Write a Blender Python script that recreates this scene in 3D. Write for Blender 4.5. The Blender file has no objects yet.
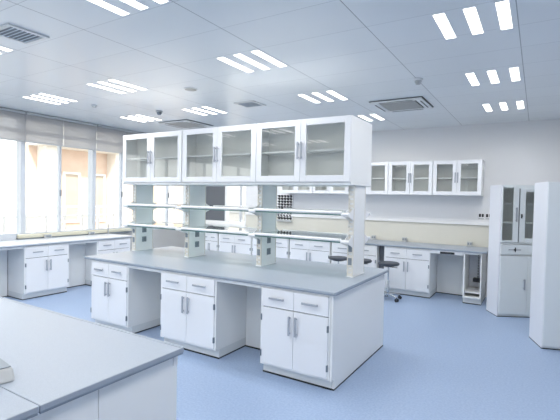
import bpy, bmesh, math, random
from mathutils import Vector, Matrix
random.seed(4)
S = bpy.context.scene
COL = S.collection

# ------------------------------------------------------------------ materials
def mat(name, color, rough=.5, metal=0., spec=.5, speckle=None, bump=None, coat=0.):
    m = bpy.data.materials.new(name); m.use_nodes = True
    n = m.node_tree.nodes; l = m.node_tree.links; b = n['Principled BSDF']
    b.inputs['Base Color'].default_value = (*color, 1); b.inputs['Roughness'].default_value = rough
    b.inputs['Metallic'].default_value = metal; b.inputs['Specular IOR Level'].default_value = spec
    b.inputs['Coat Weight'].default_value = coat
    tc = n.new('ShaderNodeTexCoord')
    if speckle:
        sc, c2, lo, hi = speckle
        t = n.new('ShaderNodeTexNoise'); t.inputs['Scale'].default_value = sc; t.inputs['Detail'].default_value = 4
        r = n.new('ShaderNodeValToRGB'); r.color_ramp.elements[0].position = lo; r.color_ramp.elements[1].position = hi
        r.color_ramp.elements[0].color = (*color, 1); r.color_ramp.elements[1].color = (*c2, 1)
        l.new(tc.outputs['Object'], t.inputs['Vector']); l.new(t.outputs['Fac'], r.inputs['Fac']); l.new(r.outputs['Color'], b.inputs['Base Color'])
    if bump:
        t = n.new('ShaderNodeTexNoise'); t.inputs['Scale'].default_value = bump[0]
        k = n.new('ShaderNodeBump'); k.inputs['Strength'].default_value = bump[1]; k.inputs['Distance'].default_value = .002
        l.new(tc.outputs['Object'], t.inputs['Vector']); l.new(t.outputs['Fac'], k.inputs['Height']); l.new(k.outputs['Normal'], b.inputs['Normal'])
    return m

def glass_mat(name, tint, gloss=1.0, rough=.0):
    m = bpy.data.materials.new(name); m.use_nodes = True
    n = m.node_tree.nodes; l = m.node_tree.links; n.clear()
    o = n.new('ShaderNodeOutputMaterial'); t = n.new('ShaderNodeBsdfTransparent'); g = n.new('ShaderNodeBsdfGlossy')
    t.inputs['Color'].default_value = (*tint, 1); g.inputs['Roughness'].default_value = rough
    f = n.new('ShaderNodeFresnel'); f.inputs['IOR'].default_value = 1.5
    k = n.new('ShaderNodeMath'); k.operation = 'MULTIPLY'; k.inputs[1].default_value = gloss; k.use_clamp = True
    x = n.new('ShaderNodeMixShader'); ge = n.new('ShaderNodeNewGeometry'); ib = n.new('ShaderNodeMath'); ib.operation = 'SUBTRACT'; ib.inputs[0].default_value = 1; l.new(ge.outputs['Backfacing'], ib.inputs[1])
    q = n.new('ShaderNodeMath'); q.operation = 'MULTIPLY'; l.new(f.outputs[0], k.inputs[0]); l.new(k.outputs[0], q.inputs[0]); l.new(ib.outputs[0], q.inputs[1]); l.new(q.outputs[0], x.inputs['Fac'])
    l.new(t.outputs[0], x.inputs[1]); l.new(g.outputs[0], x.inputs[2]); l.new(x.outputs[0], o.inputs['Surface'])
    return m

def emit_mat(name, color, strength):
    m = bpy.data.materials.new(name); m.use_nodes = True
    n = m.node_tree.nodes; l = m.node_tree.links; n.clear()
    o = n.new('ShaderNodeOutputMaterial'); e = n.new('ShaderNodeEmission')
    e.inputs['Color'].default_value = (*color, 1); e.inputs['Strength'].default_value = strength
    l.new(e.outputs[0], o.inputs['Surface']); return m

def blind_mat():
    m = bpy.data.materials.new('roller_fabric'); m.use_nodes = True
    n = m.node_tree.nodes; l = m.node_tree.links; n.clear()
    o = n.new('ShaderNodeOutputMaterial'); d = n.new('ShaderNodeBsdfDiffuse'); t = n.new('ShaderNodeBsdfTranslucent'); p = n.new('ShaderNodeBsdfTransparent')
    tc = n.new('ShaderNodeTexCoord'); nz = n.new('ShaderNodeTexNoise'); nz.inputs['Scale'].default_value = 300
    r = n.new('ShaderNodeValToRGB'); r.color_ramp.elements[0].color = (.62, .62, .63, 1); r.color_ramp.elements[1].color = (.70, .70, .71, 1)
    l.new(tc.outputs['Object'], nz.inputs['Vector']); l.new(nz.outputs['Fac'], r.inputs['Fac'])
    l.new(r.outputs['Color'], d.inputs['Color']); t.inputs['Color'].default_value = (.55, .54, .54, 1)
    a = n.new('ShaderNodeMixShader'); a.inputs[0].default_value = .45; l.new(d.outputs[0], a.inputs[1]); l.new(t.outputs[0], a.inputs[2])
    b = n.new('ShaderNodeMixShader'); b.inputs[0].default_value = .27; l.new(a.outputs[0], b.inputs[1]); l.new(p.outputs[0], b.inputs[2])
    l.new(b.outputs[0], o.inputs['Surface']); return m

def ceiling_mat():
    m = bpy.data.materials.new('metal_ceiling_panels'); m.use_nodes = True
    n = m.node_tree.nodes; l = m.node_tree.links; b = n['Principled BSDF']
    tc = n.new('ShaderNodeTexCoord'); sp = n.new('ShaderNodeSeparateXYZ'); l.new(tc.outputs['Object'], sp.inputs[0])
    def line(axis, off, pitch, w):
        a = n.new('ShaderNodeMath'); a.operation = 'SUBTRACT'; l.new(sp.outputs[axis], a.inputs[0]); a.inputs[1].default_value = off - w / 2
        q = n.new('ShaderNodeMath'); q.operation = 'FLOORED_MODULO'; l.new(a.outputs[0], q.inputs[0]); q.inputs[1].default_value = pitch
        c = n.new('ShaderNodeMath'); c.operation = 'LESS_THAN'; l.new(q.outputs[0], c.inputs[0]); c.inputs[1].default_value = w
        return c
    def cell(axis, off, pitch):
        a = n.new('ShaderNodeMath'); a.operation = 'SUBTRACT'; l.new(sp.outputs[axis], a.inputs[0]); a.inputs[1].default_value = off
        q = n.new('ShaderNodeMath'); q.operation = 'DIVIDE'; l.new(a.outputs[0], q.inputs[0]); q.inputs[1].default_value = pitch
        c = n.new('ShaderNodeMath'); c.operation = 'FLOOR'; l.new(q.outputs[0], c.inputs[0]); return c
    A = line(0, .215, 1.005, .007); B = line(1, -.035, .513, .005)
    bf = n.new('ShaderNodeMath'); bf.operation = 'MULTIPLY'; l.new(B.outputs[0], bf.inputs[0]); bf.inputs[1].default_value = .55
    mx = n.new('ShaderNodeMath'); mx.operation = 'MAXIMUM'; l.new(A.outputs[0], mx.inputs[0]); l.new(bf.outputs[0], mx.inputs[1])
    cx, cy = cell(0, .215, 1.005), cell(1, -.035, .513)
    cb = n.new('ShaderNodeCombineXYZ'); l.new(cx.outputs[0], cb.inputs[0]); l.new(cy.outputs[0], cb.inputs[1])
    wn = n.new('ShaderNodeTexWhiteNoise'); l.new(cb.outputs[0], wn.inputs['Vector'])
    pr = n.new('ShaderNodeValToRGB'); pr.color_ramp.elements[0].color = (.76, .80, .83, 1); pr.color_ramp.elements[1].color = (.79, .83, .86, 1)
    l.new(wn.outputs['Value'], pr.inputs['Fac'])
    mc = n.new('ShaderNodeMix'); mc.data_type = 'RGBA'; mc.inputs['B'].default_value = (.16, .19, .22, 1)
    mfac = n.new('ShaderNodeMath'); mfac.operation = 'MULTIPLY'; mfac.inputs[1].default_value = .75; l.new(mx.outputs[0], mfac.inputs[0])
    l.new(mfac.outputs[0], mc.inputs['Factor']); l.new(pr.outputs['Color'], mc.inputs['A']); l.new(mc.outputs['Result'], b.inputs['Base Color'])
    # every panel sits a hair out of level, so its soft reflection differs from its neighbour's
    vs = n.new('ShaderNodeVectorMath'); vs.operation = 'SUBTRACT'; vs.inputs[1].default_value = (.5, .5, .5); l.new(wn.outputs['Color'], vs.inputs[0])
    vk = n.new('ShaderNodeVectorMath'); vk.operation = 'MULTIPLY'; vk.inputs[1].default_value = (.012, .012, 0); l.new(vs.outputs[0], vk.inputs[0])
    ge = n.new('ShaderNodeNewGeometry'); va = n.new('ShaderNodeVectorMath'); l.new(ge.outputs['Normal'], va.inputs[0]); l.new(vk.outputs[0], va.inputs[1])
    vn = n.new('ShaderNodeVectorMath'); vn.operation = 'NORMALIZE'; l.new(va.outputs[0], vn.inputs[0]); l.new(vn.outputs[0], b.inputs['Normal'])
    b.inputs['Roughness'].default_value = .30; b.inputs['Specular IOR Level'].default_value = .55
    return m

M = dict(
 white=mat('white_steel', (.89, .91, .915), .38, bump=(60, .02)),
 front=mat('white_front', (.85, .87, .90), .33),
 trim=mat('white_edge', (.87, .88, .89), .4),
 gap=mat('dark_gap', (.05, .055, .06), .8),
 plinth=mat('plinth_grey', (.76, .79, .80), .5),
 base=mat('black_strip', (.02, .022, .026), .6),  # plain black, for thin strips at floor level
 handle=mat('brushed_steel', (.42, .45, .50), .38, .35),
 hinge=mat('hinge_steel', (.20, .24, .28), .35, .5),
 top=mat('grey_epoxy_top', (.345, .395, .465), .36, speckle=(420, (.395, .445, .515), .45, .6), spec=.35),
 topedge=mat('grey_top_edge', (.26, .31, .37), .35),
 wtop=mat('white_worktop', (.62, .66, .71), .3),
 wall=mat('wall_paint', (.80, .81, .83), .75, bump=(200, .03)),
 beige=mat('beige_backsplash', (.68, .67, .60), .55, speckle=(4, (.70, .69, .62), .3, .7)),
 wainscot=mat('grey_render', (.50, .50, .49), .7),
 floor=mat('blue_vinyl', (.305, .41, .60), .42, speckle=(55, (.375, .48, .66), .38, .66), spec=.45),
 frame=mat('window_aluminium', (.60, .64, .69), .45),
 column=mat('rack_column_steel', (.92, .94, .95), .4),
 slot=mat('slot_channel', (.78, .76, .70), .45),
 socket=mat('socket_grey', (.24, .28, .32), .5),
 sockdark=mat('socket_black', (.03, .035, .04), .5),
 lgrey=mat('light_grey_plastic', (.50, .52, .53), .5),
 cream=mat('cream_plastic', (.66, .64, .52), .45),
 ventblue=mat('vent_louvre', (.70, .77, .86), .45),
 black=mat('black_plastic', (.02, .022, .028), .42),
 seat=mat('stool_vinyl', (.055, .065, .085), .42),
 chrome=mat('chrome', (.62, .65, .68), .18, 1.),
 interior=mat('cabinet_interior', (.93, .94, .925), .5),
 acgrille=mat('grille_grey', (.42, .42, .40), .6, speckle=(500, (.34, .34, .33), .45, .55)),
 acwhite=mat('air_conditioner_white', (.76, .78, .79), .4),
 slate=mat('dark_panel', (.125, .14, .165), .5),
 locker=mat('locker_steel', (.80, .85, .87), .42, bump=(40, .02)),
 lockerside=mat('locker_side_steel', (.76, .79, .85), .4),
 shelfglass=glass_mat('shelf_glass', (.86, .93, .91), 1.3, .03),
 glassedge=mat('green_glass_edge', (.10, .22, .21), .15),
 pane=glass_mat('cabinet_glass', (.97, .98, .97), 2.8),
 lockerpane=glass_mat('locker_glass', (.93, .95, .94), 2.0),
 winglass=glass_mat('window_glass', (.95, .97, .97), .8),
 peach=mat('peach_render', (.78, .60, .49), .8, speckle=(3, (.81, .64, .53), .4, .6)),
 stone=mat('cream_stone', (.88, .85, .80), .8, speckle=(6, (.85, .82, .76), .4, .6)),
 paving=mat('pale_paving', (.42, .40, .37), .8, speckle=(8, (.48, .46, .43), .4, .6)),
 rail=mat('railing_paint', (.93, .92, .92), .5),
 lamp=emit_mat('lamp_diffuser', (1., .985, .96), 3.8),
 blind=blind_mat(), ceiling=ceiling_mat(),
)

# ------------------------------------------------------------------ mesh helpers
class MB:
    def __init__(s): s.b = bmesh.new()
    def box(s, x0, x1, y0, y1, z0, z1):
        v = [s.b.verts.new(p) for p in ((x0,y0,z0),(x1,y0,z0),(x1,y1,z0),(x0,y1,z0),(x0,y0,z1),(x1,y0,z1),(x1,y1,z1),(x0,y1,z1))]
        for f in ((0,3,2,1),(4,5,6,7),(0,1,5,4),(1,2,6,5),(2,3,7,6),(3,0,4,7)): s.b.faces.new([v[i] for i in f])
        return s
    def prism(s, pts, a0, a1, axis):      # pts 2D polygon, extruded along axis (0=x: pts are y,z; 1=y: pts are x,z; 2=z: pts are x,y)
        def P(p, a):
            return {0: (a, p[0], p[1]), 1: (p[0], a, p[1]), 2: (p[0], p[1], a)}[axis]
        A = [s.b.verts.new(P(p, a0)) for p in pts]; B = [s.b.verts.new(P(p, a1)) for p in pts]
        s.b.faces.new(A); s.b.faces.new(B[::-1])
        for i in range(len(pts)):
            j = (i + 1) % len(pts); s.b.faces.new([A[j], A[i], B[i], B[j]])
        return s
    def tube(s, p0, p1, r0, r1=None, n=16):
        p0, p1 = Vector(p0), Vector(p1); r1 = r0 if r1 is None else r1
        d = (p1 - p0).normalized(); q = d.to_track_quat('Z', 'Y')
        A, B = [], []
        for i in range(n):
            a = 2 * math.pi * i / n; o = Vector((math.cos(a), math.sin(a), 0))
            A.append(s.b.verts.new(p0 + q @ (o * r0))); B.append(s.b.verts.new(p1 + q @ (o * r1)))
        s.b.faces.new(A[::-1]); s.b.faces.new(B)
        for i in range(n):
            j = (i + 1) % n; s.b.faces.new([A[i], A[j], B[j], B[i]])
        return s
    def lathe(s, prof, c=(0, 0, 0), n=28):
        rings = []
        for r, z in prof:
            rings.append([s.b.verts.new((c[0] + r * math.cos(2*math.pi*i/n), c[1] + r * math.sin(2*math.pi*i/n), c[2] + z)) for i in range(n)])
        for a, b in zip(rings, rings[1:]):
            for i in range(n):
                j = (i + 1) % n; s.b.faces.new([a[i], a[j], b[j], b[i]])
        s.b.faces.new(rings[0][::-1]); s.b.faces.new(rings[-1]); return s
    def build(s, name, m, parent=None, bevel=.0, smooth=False):
        bmesh.ops.recalc_face_normals(s.b, faces=s.b.faces)
        me = bpy.data.meshes.new(name); s.b.to_mesh(me); s.b.free(); me.materials.append(M[m] if isinstance(m, str) else m)
        o = bpy.data.objects.new(name, me); COL.objects.link(o)
        if parent: o.parent = parent
        if bevel:
            k = o.modifiers.new('Bevel', 'BEVEL'); k.width = bevel; k.segments = 2; k.limit_method = 'ANGLE'
        if smooth:
            for p in me.polygons: p.use_smooth = True
            k = o.modifiers.new('Edges', 'EDGE_SPLIT'); k.split_angle = math.radians(40)
        return o
def box(name, m, x0, x1, y0, y1, z0, z1, parent=None, bevel=0.): return MB().box(x0, x1, y0, y1, z0, z1).build(name, m, parent, bevel)
def tag(o, label=None, cat=None, group=None, kind=None):
    for k, v in (('label', label), ('category', cat), ('group', group), ('kind', kind)):
        if v: o[k] = v
    return o
def thing(name, label, cat, loc=(0,0,0), rz=0., group=None):
    o = bpy.data.objects.new(name, None); COL.objects.link(o); o.empty_display_size = .1
    o.location = loc; o.rotation_euler = (0, 0, rz); return tag(o, label, cat, group)
def struct(name, m, x0, x1, y0, y1, z0, z1): return tag(box(name, m, x0, x1, y0, y1, z0, z1), kind='structure')
def kids(o): return [c for c in COL.objects if c.parent == o]
def dup(o, parent=None):
    c = o.copy(); COL.objects.link(c); c.parent = parent
    for k in kids(o): dup(k, c)
    return c
def place(o, loc, rz=0., label=None, group=None, sx=1.):
    o.location = loc; o.rotation_euler = (0, 0, rz); o.scale = (sx, 1, 1)
    return tag(o, label, None, group)

# ------------------------------------------------------------------ room shell
XW, YB, ZC, XR, YF, H = -5.845, 4.764, 2.942, 3.6, -6.2, .85
struct('floor', 'floor', XW - .3, XR + .1, YF - .1, YB + .1, -.1, 0)
struct('ceiling', 'ceiling', XW - .3, XR + .1, YF - .1, YB + .2, ZC, ZC + .1)
struct('wall_right', 'wall', XR, XR + .15, YF, YB, 0, ZC)
struct('wall_front', 'wall', XW, XR, YF - .15, YF, 0, ZC)
WX0, WX1, WZ0, WZ1 = -5.80, -4.36, .97, 2.62      # window opening in the back wall
w = MB().box(XW - .15, WX0, YB, YB + .2, 0, ZC).box(WX1, XR + .1, YB, YB + .2, 0, ZC).box(WX0, WX1, YB, YB + .2, 0, WZ0).box(WX0, WX1, YB, YB + .2, WZ1, ZC)
tag(w.build('wall_back', 'wall'), kind='structure')
w = MB().box(XW - .2, XW, YF, YB, 0, .86).box(XW - .2, XW, YF, YB, 2.90, ZC)
tag(w.build('wall_left', 'wainscot'), kind='structure')
# window band along the left wall: bays between broad mullions
wide = [-6.15, -4.6, -3.31, -2.02, -.73, .56, 1.86, 3.15, 4.40]
bays = list(zip(wide, wide[1:])) + [(4.40, YB)]
for i, (a, b) in enumerate(bays):
    r = thing('window_%d' % (i + 1), None, None, (XW, (a + b) / 2, .86)); del_keys = None
    r['kind'] = 'structure'
    h = (b - a) / 2
    f = MB()
    f.box(-.12, 0, -h, h, 0, .09).box(-.12, 0, -h, h, 1.96, 2.04).box(-.12, -.02, -h, h, 1.74, 1.80)
    f.box(-.14, .012, -h - .035, -h + .035, 0, 2.04)
    if i == len(bays) - 1: f.box(-.14, .0, h - .03, h, 0, 2.04)
    f.build('window_frame', 'frame', r, .004)
    if h > .3:
        MB().box(-.09, -.02, -.02 , .02, .09, 1.74).box(-.09, -.02, -.02, .02, 1.80, 1.96).build('sash_mullion', 'frame', r, .003)
        MB().box(-.02, .006, -.012, .012, .71, .82).build('latch', 'socket', r, .003)
    MB().box(-.062, -.054, -h + .03, h - .02, .08, 1.96).build('pane', 'winglass', r)
# sill: cream trunking that runs along the counter
struct('trim_1', 'frame', XW, XW + .035, YF + .05, .44, .852, .925)

# roller blinds
names = ['wide grey roller blind behind the camera end, far left of the window wall', 'grey roller blind on the window wall, second bay from the front wall', 'grey roller blind on the window wall, third bay from the front wall',
 'grey roller blind on the window wall, fourth bay from the front wall', 'half-lowered grey roller blind at the left edge of the photo', 'half-lowered grey roller blind over the bay above the first window cabinet',
 'half-lowered grey roller blind just left of the hanging glass cabinets', 'grey roller blind mostly hidden behind the leftmost glass cabinet', 'narrow grey roller blind nearest the back corner']
for i, (a, b) in enumerate(bays):
    mid = (a + b) / 2; bot = 2.44
    t = thing('roller_blind', names[i], 'blind', (XW + .07, mid, bot), 0, 'roller blinds on the window wall')
    for k, (u, v) in enumerate(((a, mid), (mid, b))):
        if v - u < .3 and k == 1: continue
        if b - a < .5: v = b
        MB().box(-.002, .002, u - mid + .004, v - mid - .004, .02, .455).build('fabric', 'blind', t)
        MB().box(-.008, .008, u - mid + .004, v - mid - .004, 0, .022).build('bottom_bar', 'lgrey', t, .003)
    MB().tube((0, a - mid + .02, .478), (0, b - mid - .01, .478), .022).build('roller_tube', 'lgrey', t, smooth=True)

# back-wall window with dark screen
r = thing('window_%d' % (len(bays) + 1), None, None, (WX0, YB, WZ0)); r['kind'] = 'structure'
W = WX1 - WX0; Hh = WZ1 - WZ0
f = MB().box(0, W, .0, .12, 0, .07).box(0, W, 0, .12, Hh - .06, Hh).box(0, .05, 0, .12, .07, Hh - .06).box(W - .05, W, 0, .12, .07, Hh - .06).box(.80, .86, .0, .1, .07, Hh - .06)
f.build('window_frame', 'trim', r, .004)
MB().box(.05, W - .05, .07, .078, .07, Hh - .06).build('pane', 'winglass', r)
MB().box(-.01, W + .02, -.05, .0, -.04, .01).build('window_sill', 'trim', r, .004)
MB().box(.055, .81, .015, .035, .07, Hh - .06).build('dark_screen', 'slate', r, .003)
MB().box(1.22, 1.26, .02, .09, .07, Hh - .06).build('sash_mullion', 'frame', r, .003)

# back wall backsplash and ledge
struct('trim_2', 'beige', -4.36, .72, YB - .018, YB - .001, .852, 1.222)
o = struct('trim_3', 'trim', -4.36, .72, YB - .045, YB - .001, 1.223, 1.268)
struct('baseboard_back', 'base', .72, XR, YB - .01, YB - .001, 0, .05)

# ------------------------------------------------------------------ ceiling fixtures
def make_light():
    t = thing('ceiling_light', 'x', 'ceiling light')
    f = MB()
    xs = (0, .2, .4)
    for k, x in enumerate(xs):
        f.box(x + .002, x + .098, -.004, .524, -.0012, 0)
    f.build('frame', 'trim', t)
    for x in xs: MB().box(x + .012, x + .088, .006, .514, -.0026, -.0013).build('diffuser', 'lamp', t)
    return t
sl = bpy.data.lights.new('TubeLamp', 'SPOT'); sl.energy = 14; sl.color = (1., .975, .945); sl.spot_size = math.radians(178); sl.spot_blend = .8; sl.shadow_soft_size = 0
def tube_lamps(x, y):
    for dx, dy in ((.05, .13), (.45, .39)):
        q = bpy.data.objects.new('tube_lamp', sl); COL.objects.link(q); q.location = (x + dx, y + dy, ZC - .004)
LX = {.69: 'right', -1.30: 'middle', -3.33: 'left', -4.78: 'far left'}
LY = {-.01: 0, 1.59: 1, 3.18: 2, -1.6: 3, -3.2: 4, -4.8: 5}
lab = {(.69,-.01): 'large three-strip ceiling light at the top right of the photo',
 (.69,1.59): 'three-strip ceiling light right of the smoke detector, second from the camera in the right row',
 (.69,3.18): 'smallest three-strip ceiling light of the right row, closest to the back wall',
 (-1.30,-.01): 'three-strip ceiling light above the middle of the hanging glass cabinets, nearer the camera',
 (-1.30,1.59): 'three-strip ceiling light above the rightmost glass cabinet, left of the ceiling air conditioner',
 (-1.30,3.18): 'three-strip ceiling light partly hidden by the right end of the hanging cabinets',
 (-3.33,-.01): 'three-strip ceiling light right of the far left row, in the pinkish window glow',
 (-3.33,1.59): 'three-strip ceiling light just above the second hanging cabinet from the left',
 (-4.78,-.01): 'three-strip ceiling light above the window blinds at the far left',
 (-4.78,1.59): 'three-strip ceiling light over the left end of the hanging glass cabinets',
 (-1.30,-1.6): 'three-strip ceiling light cut off by the top edge of the photo, left of centre',
 (-3.33,-1.6): 'three-strip ceiling light cut off by the left edge below the square air vent'}
L0 = make_light(); first = True
for x in LX:
    for y in LY:
        o = L0 if first else dup(L0); first = False
        lb = lab.get((x, y)) or ('three-strip ceiling light out of view, %s row, %s' % (LX[x], ['', '', 'by the back wall behind the cabinets', 'just behind the camera line', 'well behind the camera', 'by the front wall'][LY[y]]))
        place(o, (x, y, ZC), 0, lb, 'three-strip ceiling lights'); tube_lamps(x, y)
def make_ac():
    t = thing('ceiling_air_conditioner', 'x', 'air conditioner')
    h = .34
    f = MB()
    for s in (1, -1):
        f.box(-h, h, s*h - .09*(s > 0), s*h + .09*(s < 0), -.028, -.006); 
        f.box(s*h - .09*(s > 0), s*h + .09*(s < 0), -h + .09, h - .09, -.028, -.006)
    f.build('panel', 'acwhite', t, .01)
    MB().box(-h - .014, h + .014, -h - .004, h + .016, -.006, -.001).build('backing_plate', 'sockdark', t)
    g = MB().box(-h + .105, h - .105, -h + .105, h - .105, -.03, -.006)
    g.build('grille', 'acgrille', t, .004)
    for k in range(4):
        a = k * math.pi / 2
        m_ = MB().box(-.22, .22, h - .045, h - .030, -.031, -.027)
        m_.b.transform(Matrix.Rotation(a, 4, 'Z')); m_.build('air_slot', 'sockdark', t)
    return t
ac = make_ac(); ac2 = dup(ac)
place(ac, (-.26, 2.70, ZC), 0, 'square ceiling air conditioner with grey grille right of the glass cabinets', 'ceiling air conditioners')
place(ac2, (-4.18, 2.58, ZC), 0, 'ceiling air conditioner peeking over the left hanging glass cabinets', 'ceiling air conditioners')
def make_vent():
    t = thing('ceiling_vent', 'x', 'vent')
    f = MB()
    for a, b, c, d in ((-.17,.17,.13,.165),(-.17,.17,-.165,-.13),(-.17,-.135,-.13,.13),(.135,.17,-.13,.13)): f.box(a, b, c, d, -.014, 0)
    f.build('frame', 'acwhite', t, .004)
    MB().box(-.135, .135, -.13, .13, -.003, -.001).build('duct_backing', 'socket', t)
    for k in range(7):
        y = -.108 + k * .036
        MB().prism([(y, -.012), (y + .010, -.012), (y + .016, -.006), (y + .006, -.006)], -.133, .133, 0).build('louvre', 'ventblue', t)
    return t
v1 = make_vent(); v2 = dup(v1)
place(v1, (-2.37, -1.27, ZC), 0, 'square louvred ceiling vent at the upper left of the photo', 'ceiling vents')
place(v2, (-2.15, 1.75, ZC), 0, 'small louvred ceiling vent above the middle glass cabinets', 'ceiling vents')
def detector(x, y, r, h, lb, m='acwhite'):
    t = thing('smoke_detector', lb, 'smoke detector', (x, y, ZC))
    MB().lathe([(r, -.001), (r, -.014), (r*.9, -.02)]).build('base', m, t, smooth=True)
    MB().lathe([(r*.72, -.02), (r*.72, -.02 - h*.4), (r*.45, -.02 - h), (r*.2, -.022 - h)]).build('sensor_head', 'lgrey' if m == 'acwhite' else 'socket', t, smooth=True)
detector(.23, 1.56, .05, .04, 'white smoke detector on the ceiling between the right lights and the air conditioner')
detector(-3.74, 1.53, .055, .04, 'domed grey detector on the ceiling above the left end of the glass cabinets', 'lgrey')
detector(-4.30, .78, .04, .02, 'tiny flat sensor on the ceiling above the window blinds')
t = thing('ceiling_speaker', 'flat round grey ceiling speaker left of the middle lights', 'speaker', (-2.33, .74, ZC))
MB().lathe([(.085, -.001), (.085, -.008), (.08, -.01)]).build('rim', 'acwhite', t, smooth=True)
MB().lathe([(.072, -.01), (.06, -.014)]).build('mesh_cover', 'acgrille', t, smooth=True)

# ------------------------------------------------------------------ base cabinets (local: x 0..w, front at y=0 looking -Y)
def bar_handle(parent, cx, cz, length, vert, y=-.018, m='handle'):
    b = MB(); h = length / 2
    if vert:
        b.box(cx-.009, cx+.009, y-.030, y-.020, cz-h, cz+h).box(cx-.005, cx+.005, y-.021, y, cz-h+.012, cz-h+.024).box(cx-.005, cx+.005, y-.021, y, cz+h-.024, cz+h-.012)
    else:
        b.box(cx-h, cx+h, y-.030, y-.020, cz-.009, cz+.009).box(cx-h+.012, cx-h+.024, y-.021, y, cz-.005, cz+.005).box(cx+h-.024, cx+h-.012, y-.021, y, cz-.005, cz+.005)
    return b.build('handle', m, parent, .002)
def make_cabinet(w, d, label, sidegap=True):
    t = thing('base_cabinet', label, 'cabinet')
    b = MB()
    b.box(0, .018, 0, d, .095, .815).box(w-.018, w, 0, d, .095, .815).box(.018, w-.018, d-.012, d, .095, .815)
    b.box(.018, w-.018, 0, d-.012, .095, .115).box(.018, w-.018, .0, d-.012, .795, .815).box(.018, w-.018, .022, d-.012, .618, .632)
    b.build('carcass', 'white', t, .0015)
    MB().box(.0, w, .055, d, .012, .095).build('plinth', 'plinth', t, .002)
    MB().box(-.001, w + .001, .050, d, 0, .013).build('floor_strip', 'base', t)
    MB().box(.02, w-.02, .012, .02, .117, .79).build('gap_shade_sheet', 'gap', t)  # dark sheet puts the shade into the gaps around drawers and doors
    m = w / 2
    for x0, x1 in ((.017, m - .002), (m + .002, w - .017)):
        dr = MB().box(x0, x1, -.012, .010, .634, .798).build('drawer', 'front', t, .002)
        bar_handle(dr, (x0 + x1) / 2, .718, .155, False, -.012)
    for k, (x0, x1) in enumerate(((.017, m - .002), (m + .002, w - .017))):
        dd = MB().box(x0, x1, -.012, .010, .112, .626).build('door', 'front', t, .002)
        bar_handle(dd, x1 - .030 if k == 0 else x0 + .030, .50, .17, True, -.012)
        hx = x0 if k == 0 else x1
        for hz in (.53, .20): MB().box(hx-.009, hx+.004, -.016, .002, hz-.028, hz+.028).build('hinge', 'hinge', dd, .001)
    return t
G1 = 'white base cabinets under the island worktop'
cabA = make_cabinet(.70, .58, 'x')
cabB = dup(cabA); cabC = dup(cabA)
place(cabA, (-.7460, .03, 0), 0, 'white two-door base cabinet at the near right end of the island', G1, .990)
place(cabB, (-2.045, .03, 0), 0, 'white two-door base cabinet in the middle of the island front, between the knee spaces', G1, 1.10)
place(cabC, (-3.245, .03, 0), 0, 'white two-door base cabinet at the far left end of the island', G1, .965)
L, D = 3.352, 1.45
# island end panel with toe notch
pe = MB().prism([(.03, .095), (.085, .095), (.085, .012), (1.40, .012), (1.40, .819), (.03, .819)], -.050, -.030, 0).build('end_panel', 'white', bevel=.002)
tag(pe, 'wide plain white end panel closing the right end of the island', 'panel')
ps = box('floor_strip', 'base', -.051, -.029, .082, 1.402, 0, .012, pe)
pb = MB().box(-3.245, -.051, 1.36, 1.38, .012, .819).build('back_panel', 'white', bevel=.002)
tag(pb, 'long white back panel closing the far side of the island', 'panel')
def knee_panel(x0, x1, y, label, loc_rot=None):
    t = thing('knee_space_panel', label, 'panel', (x0, y, 0), 0, 'recessed knee space panels')
    w = x1 - x0
    MB().box(0, w, 0, .02, .012, .819).build('back_board', 'white', t, .002)
    MB().box(0, w, -.006, .02, 0, .012).build('floor_strip', 'base', t)
    return t
k1 = knee_panel(-2.568, -2.046, .53, 'recessed white panel behind the left knee space of the island')
MB().box(0, .521, -.5, -.48, .785, .819).build('front_rail', 'white', k1, .002)
k2 = knee_panel(-1.273, -.749, .53, 'recessed white panel behind the right knee space of the island')
MB().box(0, .524, -.5, -.48, .785, .819).build('front_rail', 'white', k2, .002)
# island worktop
def worktop(name, m, me, x0, x1, y0, y1, label, th=.028):
    t = thing(name, label, 'worktop', ((x0+x1)/2, (y0+y1)/2, H - th))
    a, b = (x1-x0)/2, (y1-y0)/2
    MB().box(-a, a, -b, b, .006, th).build('slab', m, t, .004)
    MB().box(-a + .004, a - .004, -b + .004, b - .004, -.002, .006).build('edge_band', me, t)
    return t
worktop('worktop', 'top', 'topedge', -L, 0, 0, D, 'long pale grey worktop of the central island')

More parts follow.
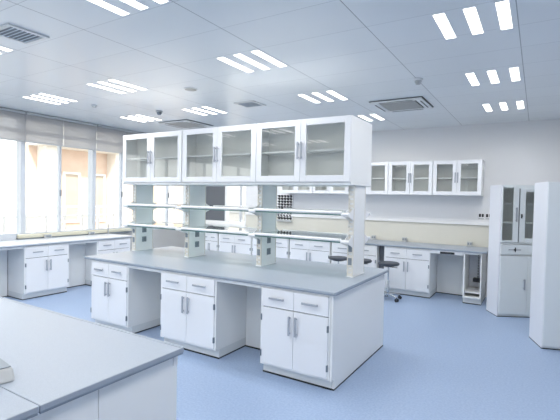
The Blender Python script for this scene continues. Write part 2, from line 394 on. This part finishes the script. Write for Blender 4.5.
# ------------------------------------------------------------------ reagent rack on the island
XC = [-.138, -1.218, -2.305, -3.285]; CT = .062; YA, YD = .715, .31; CB = 1.752
S1, S2 = 1.474, 1.212
cl = ['rightmost white rack column on the island, with a plain outer face', 'rack column second from the right on the island, twin grey sockets on its side',
      'rack column second from the left on the island, in front of the back window', 'leftmost rack column on the island, in front of the window wall']
for i, x in enumerate(XC):
    t = thing('rack_column', cl[i], 'column', (x - CT/2, YA + YD/2, H), 0, 'steel rack columns on the island')
    a, b = CT/2, YD/2; hh = CB - H
    MB().box(-a, a, -b + .012, b - .012, .004, hh).build('post', 'column' if i else 'white', t, .004)
    MB().box(-a - .004, a + .004, -b - .004, b + .004, 0, .012).build('foot_plate', 'column' if i else 'white', t, .002)
    for s in (-1, 1):
        q = MB(); y0, y1 = sorted((s * b, s * (b - .012)))
        q.box(-a, -a + .012, y0, y1, .012, hh).box(a - .012, a, y0, y1, .012, hh)
        z = .012
        while z < hh:
            q.box(-a + .012, a - .012, y0, y1, z, min(z + .026, hh)); z += .045
        q.build('slotted_channel', 'slot', t)
    for zi, z in enumerate((S1 - H, S2 - H)):
        for s in (-1, 1):
            y = s * (b - .002); e = s * (b + .135)
            for xs in (-a + .004, a - .012):
                pts = [(y, z - .07), (s*(b+.03), z - .055), (e, z - .022), (e, z + .006), (s*(b + .09), z + .010), (s*(b+.02), z + .045), (y, z + .055)]
                MB().prism(pts, xs, xs + .008, 0).build('bracket', 'trim', t, .001)
            MB().tube((-a - .012, e, z - .004), (a + .012, e, z - .004), .018).build('rail_joint', 'trim', t, smooth=True)
    for zc in (.285, .155):
        if i:
            sp = MB().box(a, a + .008, -.040, .032, zc - .036, zc + .036).build('socket', 'socket', t, .003)
            MB().box(a + .007, a + .0095, -.020, .012, zc - .018, zc + .018).build('socket_face', 'hinge', sp, .001)
        for s in (-1, 1):
            y0, y1 = sorted((s * b, s * (b + .007)))
            sp = MB().box(-.018, .018, y0, y1, zc - .034, zc + .034).build('socket', 'socket', t, .002)
pos = ['right', 'middle', 'left']
for i in range(3):
    x1 = XC[i] - CT - .010; x0 = XC[i + 1] + .012
    for z, lv in ((S1, 'upper'), (S2, 'lower')):
        t = thing('glass_shelf', '%s glass shelf in the %s bay of the island rack' % (lv, pos[i]), 'shelf', ((x0+x1)/2, YA + YD/2, z), 0, 'glass shelves of the island rack')
        a = (x1 - x0) / 2
        MB().box(-a, a, -.285, .285, .010, .018).build('glass_panel', 'shelfglass', t)
        for s in (-1, 1):
            MB().box(-a, a, s*.290 - .005, s*.290 + .005, -.016, -.004).build('glass_edge', 'glassedge', t)
            MB().tube((-a, s * .297, .012), (a, s * .297, .012), .015, n=14).build('guard_rail', 'trim', t, smooth=True)

# ------------------------------------------------------------------ glazed cabinets
def glazed_door(t, x0, x1, z0, z1, hside, y=-.018, st=.062, pane='pane', hm='handle', hz=None, hl=.17, fm='front'):
    f = MB().box(x0, x0 + st, y, y + .018, z0, z1).box(x1 - st, x1, y, y + .018, z0, z1).box(x0 + st, x1 - st, y, y + .018, z0, z0 + st).box(x0 + st, x1 - st, y, y + .018, z1 - st, z1)
    d = f.build('door', fm, t, .002)
    MB().box(x0 + st - .004, x1 - st + .004, y + .006, y + .010, z0 + st - .004, z1 - st + .004).build('pane', pane, d)
    hx = x1 - .018 if hside > 0 else x0 + .018
    bar_handle(d, hx, hz if hz is not None else (z0 + z1) / 2, hl, True, y, hm)
    return d
def make_wall_cabinet(w, d, h, label, back=True, nm='glass_wall_cabinet', bothsides=False):
    t = thing(nm, label, 'cabinet')
    b = MB().box(0, .018, 0, d, 0, h).box(w - .018, w, 0, d, 0, h).box(.018, w - .018, 0, d, 0, .02).box(.018, w - .018, 0, d, h - .02, h)
    b.box(w/2 - .008, w/2 + .008, 0, .03, .02, h - .02)
    b.build('carcass', 'white', t, .002)
    bk = d - .016 if d < .4 else d * .36
    MB().box(.018, w - .018, bk, bk + .014, .02, h - .02).build('back_board', 'interior', t)
    if d > .4: MB().box(.018, w - .018, d - .016, d, .02, h - .02).build('rear_panel', 'white', t)
    MB().box(.019, w - .019, .03, bk, h*.5 - .008, h*.5 + .008).build('shelf', 'trim', t, .001)
    glazed_door(t, .003, w/2 - .0015, .003, h - .003, 1); glazed_door(t, w/2 + .0015, w - .003, .003, h - .003, -1)
    return t
# three double units carried by the rack columns
z0, z1 = 1.778, 2.402; UX = [(-1.186, -.118), (-2.256, -1.187), (-3.337, -2.257)]
wl = ['rightmost white hanging cabinet with glass doors over the island, plain right side', 'middle white hanging cabinet with glass doors over the island', 'leftmost white hanging cabinet with glass doors over the island, near the window']
u0 = make_wall_cabinet(1.068, .56, z1 - z0, 'x')
for i, (a, b) in enumerate(UX):
    o = u0 if i == 0 else dup(u0)
    place(o, (a, .554, z0), 0, wl[i], 'glass-door cabinets over the island rack')
t = MB().box(-3.36, -.116, .560, 1.114, 1.752, 1.777).build('carrier_board', 'white', bevel=.003)
tag(t, 'long white board under the hanging island cabinets, resting on the rack columns', 'board')

# ------------------------------------------------------------------ back wall: wall cabinets
u1 = make_wall_cabinet(.768, .345, .59, 'x')
bl = ['first from the right end', 'second from the right, beside the hanging island cabinet', 'third from the right, seen under the island cabinets', 'fourth from the right, seen through the island rack', 'leftmost, beside the pegboard drying rack']
for i in range(5):
    o = u1 if i == 0 else dup(u1)
    place(o, (.598 - .77 * (i + 1), YB - .348, 1.72), 0, 'white glass-door cabinet on the back wall, ' + bl[i], 'glass-door cabinets on the back wall')

# back counter
BY = YB - .75
worktop('worktop', 'top', 'topedge', -5.05, .74, BY, YB - .001, 'long grey worktop along the back wall')
b0 = make_cabinet(.77, .66, 'x'); rz = 0
place(b0, (-.87, YB - .72, 0), 0, 'white base cabinet on the back wall, beside the open desk space', 'base cabinets along the back wall')
bb = ['white base cabinet on the back wall behind the wheeled stools', 'white base cabinet on the back wall seen under the rack shelves, left of the stools', 'white base cabinet on the back wall below the black-pegged drying rack',
      'white base cabinet on the back wall seen left of the second rack column', 'white base cabinet on the back wall below the dark window screen']
for i, (a, b) in enumerate([(-1.87, -1.0), (-2.77, -1.9), (-3.67, -2.8), (-4.57, -3.7), (-5.05, -4.6)]):
    o = dup(b0); place(o, (a, YB - .72, 0), 0, bb[i], 'base cabinets along the back wall', (b - a) / .77)
fl = box('gap_shade_fill', 'slate', -.995, -.875, YB - .60, YB - .02, 0, .819)  # dark box painted to stand for the shade in the open gap
tag(fl, 'narrow dark fill standing for the shaded gap between the cabinets beside the middle stool', 'shade fill')
# desk space + keyboard drawer + computer tower holder
kp = knee_panel(-.098, .405, YB - .12, 'recessed white panel behind the open desk space on the back wall')
kd = thing('keyboard_drawer', 'shallow white keyboard drawer under the back worktop with a black pull', 'drawer', (.155, YB - .72, .775))
MB().box(-.25, .25, .0, .4, .0, .022).build('tray', 'white', kd, .002)
MB().box(-.25, .25, -.014, .0, -.01, .044).build('drawer_front', 'front', kd, .002)
MB().box(-.10, .12, -.024, -.014, -.006, .026).build('handle', 'black', kd, .003)
tw = thing('computer_tower_holder', 'tall narrow open white cabinet for a computer, right end of the back counter', 'cabinet', (.41, YB - .72, 0))
ww = .265; dd = .66
MB().box(0, .02, 0, dd, .095, .819).box(ww-.02, ww, 0, dd, .095, .819).box(.02, ww-.02, dd-.02, dd, .095, .819).box(.02, ww-.02, 0, dd-.02, .79, .819).box(.02, ww-.02, 0, dd-.02, .095, .12).build('carcass', 'white', tw, .002)
MB().box(0, ww, .05, dd, .012, .095).build('plinth', 'plinth', tw, .002)
MB().box(-.001, ww + .001, .045, dd, 0, .012).build('floor_strip', 'base', tw)
MB().box(.022, ww - .022, .05, .50, .17, .19).build('shelf', 'trim', tw, .002)
MB().box(.022, ww - .022, .50, .515, .2, .785).build('back_board', 'lockerside', tw)
q = MB(); z = .36
while z < .77: q.box(.155, .170, .494, .5, z, z + .028); z += .045
q.build('cable_slot_strip', 'slate', tw)
MB().box(.10, .235, .36, .48, .30, .36).build('cable_clip', 'black', tw, .004)

# sockets, drying rack
for x, lb in ((.57, 'left black twin wall switch above the back ledge'), (.68, 'right black twin wall switch beside the tall glass locker')):
    t = thing('wall_switch', lb, 'switch', (x, YB, 1.37), 0, 'black wall switches')
    MB().box(-.046, .046, -.010, -.001, -.055, .055).build('plate', 'trim', t, .003)
    for s in (-1, 1): MB().box(s*.022 - .016, s*.022 + .016, -.016, -.010, -.008, .046).build('rocker', 'black', t, .002)
    MB().box(-.042, .042, -.014, -.010, -.045, -.025).build('label_strip', 'lgrey', t)
for x, lb in ((-2.04, 'small grey counter socket behind the rack shelves on the back wall'), (-1.29, 'small grey counter socket just right of the rack end column'),
              (-.70, 'small grey counter socket above the cabinet beside the stools'), (.41, 'small grey counter socket above the computer tower holder')):
    t = thing('counter_socket', lb, 'socket', (x, YB - .07, H), 0, 'small sockets along the back counter')
    MB().box(-.050, .050, -.025, .045, 0, .012).build('base', 'lgrey', t, .003)
    MB().box(-.042, .042, -.012, .030, .012, .085).build('housing', 'lgrey', t, .005)
    for s in (-1, 1): MB().box(s*.020 - .013, s*.020 + .013, -.016, -.012, .032, .066).build('outlet', 'socket', t, .001)
t = thing('drying_rack', 'white pegboard drying rack with black pegs on the back wall', 'rack', (-3.31, YB, 1.14))
MB().box(-.19, .19, -.022, -.001, 0, .56).build('board', 'trim', t, .004)
for r_ in range(9):
    for c in range(5):
        x = -.148 + c * .074; z = .035 + r_ * .060
        g = MB().tube((x, -.022, z), (x, -.075, z + .012), .018, .014, 10); g.tube((x, -.022, z), (x, -.030, z), .031, n=4)
        g.build('peg', 'black', t, smooth=True)
MB().box(-.19, .19, -.09, -.022, -.03, -.016).box(-.19, .19, -.09, -.08, -.016, .012).build('drip_tray', 'lgrey', t, .003)

# ------------------------------------------------------------------ window counter (faces +X)
def wt(x0, x1, y0, y1, lb, m='wtop'): return worktop('worktop', m, 'topedge', x0, x1, y0, y1, lb)
wt(XW + .001, XW + .75, YF + .3, 2.16, 'long pale worktop under the window wall')
c1 = make_cabinet(.70, .66, 'x'); c2 = dup(c1); c3 = dup(c1)
RZ = math.pi / 2
place(c1, (XW + .72, .215, 0), RZ, 'white base cabinet under the window counter left of the island', 'base cabinets under the window counter')
place(c2, (XW + .72, 1.43, 0), RZ, 'white base cabinet at the far end of the window counter, half hidden by the island', 'base cabinets under the window counter')
place(c3, (XW + .72, -2.9, 0), RZ, 'white base cabinet under the window counter outside the left edge of the photo', 'base cabinets under the window counter')
def knee_x(y0, y1, x, lb):
    t = thing('knee_space_panel', lb, 'panel', (x, y0, 0), RZ, 'recessed knee space panels')
    MB().box(0, y1-y0, 0, .02, .012, .819).build('back_board', 'white', t, .002)
    MB().box(0, y1-y0, -.006, .02, 0, .012).build('floor_strip', 'base', t)
    MB().box(0, y1-y0, x - (XW + .72), x - (XW + .70), .785, .819).build('front_rail', 'white', t, .002)
    return t
knee_x(.917, 1.427, XW + .40, 'recessed white panel in the knee space between the two window counter cabinets')
k = knee_x(-2.19, .205, XW + .25, 'wide recessed white panel in the knee space at the left edge of the photo')
MB().box(1.82, 1.838, 0, .02, .02, .819).build('upright', 'trim', k, .001)
tr = thing('cable_trunking', 'long cream cable trunking along the window sill above the counter', 'trunking', (XW + .04, 1.6, H))
MB().box(-.035, .035, -1.14, 1.10, .018, .082).build('cover', 'cream', tr, .012)
MB().box(-.036, .02, -1.14, 1.10, 0, .018).build('base', 'socket', tr)
for y, lb in ((.92, 'grey socket box on the window trunking nearest the left cabinet'), (1.75, 'grey socket box in the middle of the window trunking')):
    t = thing('socket_box', lb, 'socket', (XW + .10, y, H), 0, 'socket boxes along the window counter')
    MB().box(-.022, .022, -.06, .06, 0, .062).build('housing', 'lgrey', t, .01)
    MB().box(.022, .026, -.04, .04, .015, .050).build('outlet', 'socket', t, .002)
t = thing('water_tap', 'small grey upright tap at the far end of the window counter', 'tap', (XW + .115, 2.10, H))
MB().lathe([(.022, 0), (.022, .012), (.012, .016), (.010, .15), (.014, .155), (.014, .19), (.008, .195)]).build('stem', 'lgrey', t, smooth=True)
MB().tube((0, 0, .15), (.07, 0, .165), .007).build('spout', 'lgrey', t, smooth=True)

# ------------------------------------------------------------------ foreground bench
FX, FY = -.118, -1.607
for (y0, y1, lb) in ((-2.332, FY, 'pale grey worktop slab of the foreground bench, the half nearest the island'), (-4.2, -2.334, 'pale grey worktop slab of the foreground bench, cut off by the bottom left corner')):
    t = worktop('worktop', 'top', 'topedge', -3.6, FX, y0, y1, lb, .032)
    if y1 == FY:
        a, b = (FX + 3.6) / 2, (y1 - y0) / 2
        MB().box(-a, a, b - .020, b - .001, .031, .0345).build('raised_lip', 'top', t, .002)
fe = thing('bench_cabinet', 'plain white cabinet end of the foreground bench at the bottom left', 'cabinet', (-.150, -1.622, 0))
MB().box(-.02, 0, -.448, 0, .012, .8145).build('side_panel', 'white', fe, .002)
MB().box(-.02, 0, -1.2, -.451, .012, .8145).build('side_panel', 'white', fe, .002)
MB().box(-3.3, -.02, -.02, 0, .012, .8145).build('back_board', 'white', fe, .002)
MB().box(-3.3, -.0005, -1.2, -.001, 0, .011).build('floor_strip', 'base', fe)
MB().box(-.001, .004, -.03, -.001, .76, .8145).build('corner_cap', 'trim', fe, .001)
t = thing('bench_socket_box', 'grey wedge-shaped socket box on the foreground bench at the left edge', 'socket', (-.60, -2.285, H + .001), math.radians(-8))
MB().prism([(-.20, 0), (.20, 0), (.165, .048), (-.165, .048)], -.045, .040, 1).build('housing', 'lgrey', t, .010)
MB().box(-.155, .160, -.030, .034, .0475, .0515).build('outlet_strip', 'socket', t, .001)

# ------------------------------------------------------------------ lockers
TH = math.radians(29)
def locker_shell(t, w, d, h):
    MB().box(0, .018, 0, d, .0, h).box(w-.018, w, 0, d, .0, h).build('side_panel', 'lockerside', t, .002)
    MB().box(.018, w-.018, d-.015, d, 0.02, h).build('back_panel', 'interior', t)
    MB().box(.018, w-.018, 0, d-.015, h-.02, h).box(.018, w-.018, 0.01, d-.015, .03, .05).build('carcass', 'locker', t, .002)
    MB().box(.018, w-.018, .006, .03, .0, .03).build('plinth', 'locker', t, .001)
    MB().box(-.001, w+.001, -.003, d, 0.0, .008).build('floor_strip', 'base', t)
lk = thing('glass_door_locker', 'tall white steel locker with glass upper doors at the right by the back wall', 'locker', (.94, 3.52, 0), TH)
w_, d_, h_ = .79, .34, 1.865
locker_shell(lk, w_, d_, h_)
MB().box(.018, w_-.018, .0, d_-.015, 1.035, 1.055).box(.018, w_-.018, 0, d_-.015, .875, .89).build('divider', 'locker', lk, .001)
MB().box(.018, .03, -.001, .02, 1.055, h_-.02).box(.018, w_-.018, -.004, .02, h_-.05, h_).build('front_frame', 'locker', lk)
for z in (1.33, 1.60): MB().box(.02, w_-.02, .01, d_-.02, z-.008, z+.008).build('shelf', 'trim', lk, .001)
def ldoor(x0, x1, pl, pr_, hside, hz, z0=1.06, z1=1.845, tm=.015, bm=.025):
    y = -.018
    f = MB().box(x0, pl, y, 0, z0, z1).box(pr_, x1, y, 0, z0, z1).box(pl, pr_, y, 0, z0, z0 + bm).box(pl, pr_, y, 0, z1 - tm, z1)
    d = f.build('glass_door', 'locker', lk, .002)
    MB().box(pl - .003, pr_ + .003, y + .006, y + .010, z0 + bm - .003, z1 - tm + .003).build('pane', 'lockerpane', d)
    return d
d1 = ldoor(.014, .243, .024, .170, 1, 1.45)
bar_handle(d1, .205, 1.45, .20, True, -.018, 'handle')
d2 = ldoor(.262, .525, .335, .470, -1, 1.4, 1.06, 1.82, .05, .06)
MB().box(.275, .292, -.026, -.018, 1.40, 1.46).tube((.284, -.018, 1.43), (.284, -.034, 1.43), .010).build('lock', 'black', d2, .001)
d3 = ldoor(.530, .776, .62, .755, -1, 1.4)
MB().box(.2435, .2615, -.004, .004, 1.06, 1.82).build('door_gap_shade', 'slate', lk)  # dark strip painted in for the shade between the doors
dr = MB().box(.016, .774, -.018, 0, .893, 1.03).build('drawer', 'locker', lk, .002)
MB().tube((.205, -.018, .955), (.205, -.036, .955), .014).box(.199, .211, -.040, -.034, .925, .99).build('lock', 'black', dr)
MB().box(.12, .29, -.023, -.018, .948, .962).build('handle', 'handle', dr, .001)
for (a, b, hx) in ((.016, .393, .345), (.397, .774, .450)):
    dd_ = MB().box(a, b, -.018, 0, .045, .870).build('door', 'locker', lk, .002)
    MB().box(a + .03, b - .03, -.0195, -.018, .075, .84).build('pressed_panel', 'locker', dd_, .001)
    bar_handle(dd_, hx, .47, .15, True, -.018)
    if hx > .4: MB().tube((.455, -.018, .29), (.455, -.036, .29), .012).box(.45, .46, -.04, -.03, .265, .31).build('lock', 'black', dd_)
l2 = thing('steel_locker', 'tall plain blue-grey steel locker at the right edge of the photo', 'locker', (1.47, 2.34, 0), math.radians(18))
locker_shell(l2, .9, .405, 1.855)
MB().box(.004, .449, -.018, 0, .03, 1.85).build('door', 'locker', l2, .003)
MB().box(.451, .896, -.018, 0, .03, 1.85).build('door', 'locker', l2, .003)
MB().box(.40, .42, -.03, -.018, .9, 1.05).build('handle', 'handle', l2, .002)

# ------------------------------------------------------------------ stools
def make_stool():
    t = thing('lab_stool', 'x', 'stool')
    MB().lathe([(.10, .555), (.155, .560), (.172, .575), (.172, .592), (.160, .605), (.10, .612), (.0005, .613)], n=32).build('seat', 'seat', t, smooth=True)
    MB().lathe([(.08, .540), (.10, .545), (.10, .555)]).build('seat_plate', 'black', t, smooth=True)
    MB().lathe([(.014, .30), (.014, .545)], n=16).build('gas_lift', 'chrome', t, smooth=True)
    MB().lathe([(.024, .09), (.024, .30), (.018, .31)], n=16).build('lift_sleeve', 'chrome', t, smooth=True)
    MB().tube((.02, 0, .53), (.14, .02, .52), .005, n=8).build('height_lever', 'black', t, smooth=True)
    MB().lathe([(.035, .07), (.035, .105), (.024, .115)], n=16).build('hub', 'chrome', t, smooth=True)
    for k in range(5):
        a = k * 2 * math.pi / 5 + .5; c, s = math.cos(a), math.sin(a)
        lg = MB().tube((.02*c, .02*s, .095), (.21*c, .21*s, .068), .016, .011, 10).build('leg', 'chrome', t, smooth=True)
        cs = MB(); px, py = .21*c, .21*s
        cs.tube((px, py, .07), (px, py, .045), .008, n=8)
        for e in (-1, 1):
            cs.tube((px - s*e*.006, py + c*e*.006, .026), (px - s*e*.022, py + c*e*.022, .026), .026, n=16)
        cs.build('caster', 'black', lg, smooth=True)
    return t
st = make_stool(); s2 = dup(st); s3 = dup(st)
place(st, (-.66, 3.62, 0), .2, 'black round lab stool on casters standing clear right of the island', 'wheeled lab stools')
place(s2, (-1.13, 3.64, 0), .9, 'black lab stool showing its seat just right of the end rack column', 'wheeled lab stools')
place(s3, (-1.56, 3.66, 0), 1.4, 'black lab stool showing its seat just left of the end rack column', 'wheeled lab stools')

# ------------------------------------------------------------------ outside the windows
o = struct('terrace', 'paving', -40, XW - .301, -25, 30, -.4, -.12)
def railing(x, y0, y1, lb):
    t = thing('terrace_railing', lb, 'railing', (x, (y0 + y1)/2, -.12))
    h = (y1 - y0)/2
    for z in (1.44, 1.24, .75): MB().box(-.02, .02, -h, h, z - .018, z + .018).build('rail', 'rail', t, .004)
    y = -h
    while y <= h + .01:
        MB().box(-.025, .025, y - .02, y + .02, 0, 1.46).build('post', 'rail', t, .004); y += .42
railing(-7.6, -1.0, 8.2, 'pale pipe railing on the terrace outside the window wall')
bd = thing('apartment_building', 'sunlit peach building with cream columns outside the window wall', 'building', (-10.2, 4, -.12))
MB().box(-.35, 0, -1.05, 9, 0, 5.2).build('wall', 'peach', bd)
for y in (-.62, 1.55, 3.6, 5.6): MB().box(0, .42, y - .21, y + .21, 0, 3.0).build('column', 'stone', bd, .01)
MB().box(0, .6, -1.1, 9, 3.0, 3.55).box(0, .75, -1.15, 9, 3.55, 3.7).build('cornice', 'stone', bd, .01)
for y in (-.1, .75, 2.6, 4.7):
    f = MB().box(.0, .05, y - .02, y + .52, .9, .96).box(.0, .05, y - .02, y + .52, 2.3, 2.36).box(0, .05, y - .02, y + .04, .96, 2.3).box(0, .05, y + .46, y + .52, .96, 2.3).build('window', 'rail', bd)
    MB().box(.005, .02, y + .04, y + .46, .96, 2.3).build('pane', 'winglass', f)
b2 = thing('courtyard_wall', 'pale peach courtyard wall outside the back window', 'wall', (-8, 9.5, -.12))
MB().box(-4, 8, 0, .3, 0, 4.5).build('wall', 'stone', b2)
for x in (-1.2, .4, 1.6, 2.8): MB().box(x, x + .28, -.15, 0, 0, 4.2).build('pilaster', 'peach', b2)
pr3 = thing('planter_box', 'low grey planter wall below the back window outside', 'planter', (-5.0, 6.2, -.12))
MB().box(-1.0, 2.0, 0, .4, 0, 1.30).build('box', 'wainscot', pr3, .01)
MB().box(-1.02, 2.02, -.02, .42, 1.30, 1.36).build('coping', 'lgrey', pr3, .01)

# ------------------------------------------------------------------ light and camera
Wd = bpy.data.worlds.new('World'); S.world = Wd; Wd.use_nodes = True
bg = Wd.node_tree.nodes['Background']; bg.inputs['Color'].default_value = (1, .985, .97, 1); bg.inputs['Strength'].default_value = 1.85
sd = bpy.data.lights.new('Sun', 'SUN'); sd.energy = 3.2; sd.angle = .05; sd.color = (1, .95, .88)
so = bpy.data.objects.new('Sun', sd); COL.objects.link(so)
so.rotation_euler = Vector((-.62, .35, -.80)).to_track_quat('-Z', 'Y').to_euler()

cam = bpy.data.cameras.new('Camera'); co = bpy.data.objects.new('Camera', cam); COL.objects.link(co); S.camera = co
y_, p_, r_ = [math.radians(a) for a in (31.375, -1.607, -1.18)]
F = Vector((-math.sin(y_)*math.cos(p_), math.cos(y_)*math.cos(p_), math.sin(p_))); R = Vector((math.cos(y_), math.sin(y_), 0)); U = R.cross(F)
Rc = R*math.cos(r_) - U*math.sin(r_); Uc = R*math.sin(r_) + U*math.cos(r_)
mw = Matrix((Rc, Uc, -F)).transposed().to_4x4(); mw.translation = Vector((1.386, -3.17, 1.613)); co.matrix_world = mw
cam.sensor_width = 36; cam.lens = 422.577 / 560 * 36; cam.clip_start = .05; cam.clip_end = 200
S.view_settings.view_transform = 'Standard'; S.view_settings.look = 'None'; S.view_settings.gamma = 1; S.view_settings.use_curve_mapping = False
S.view_settings.exposure = 0.52
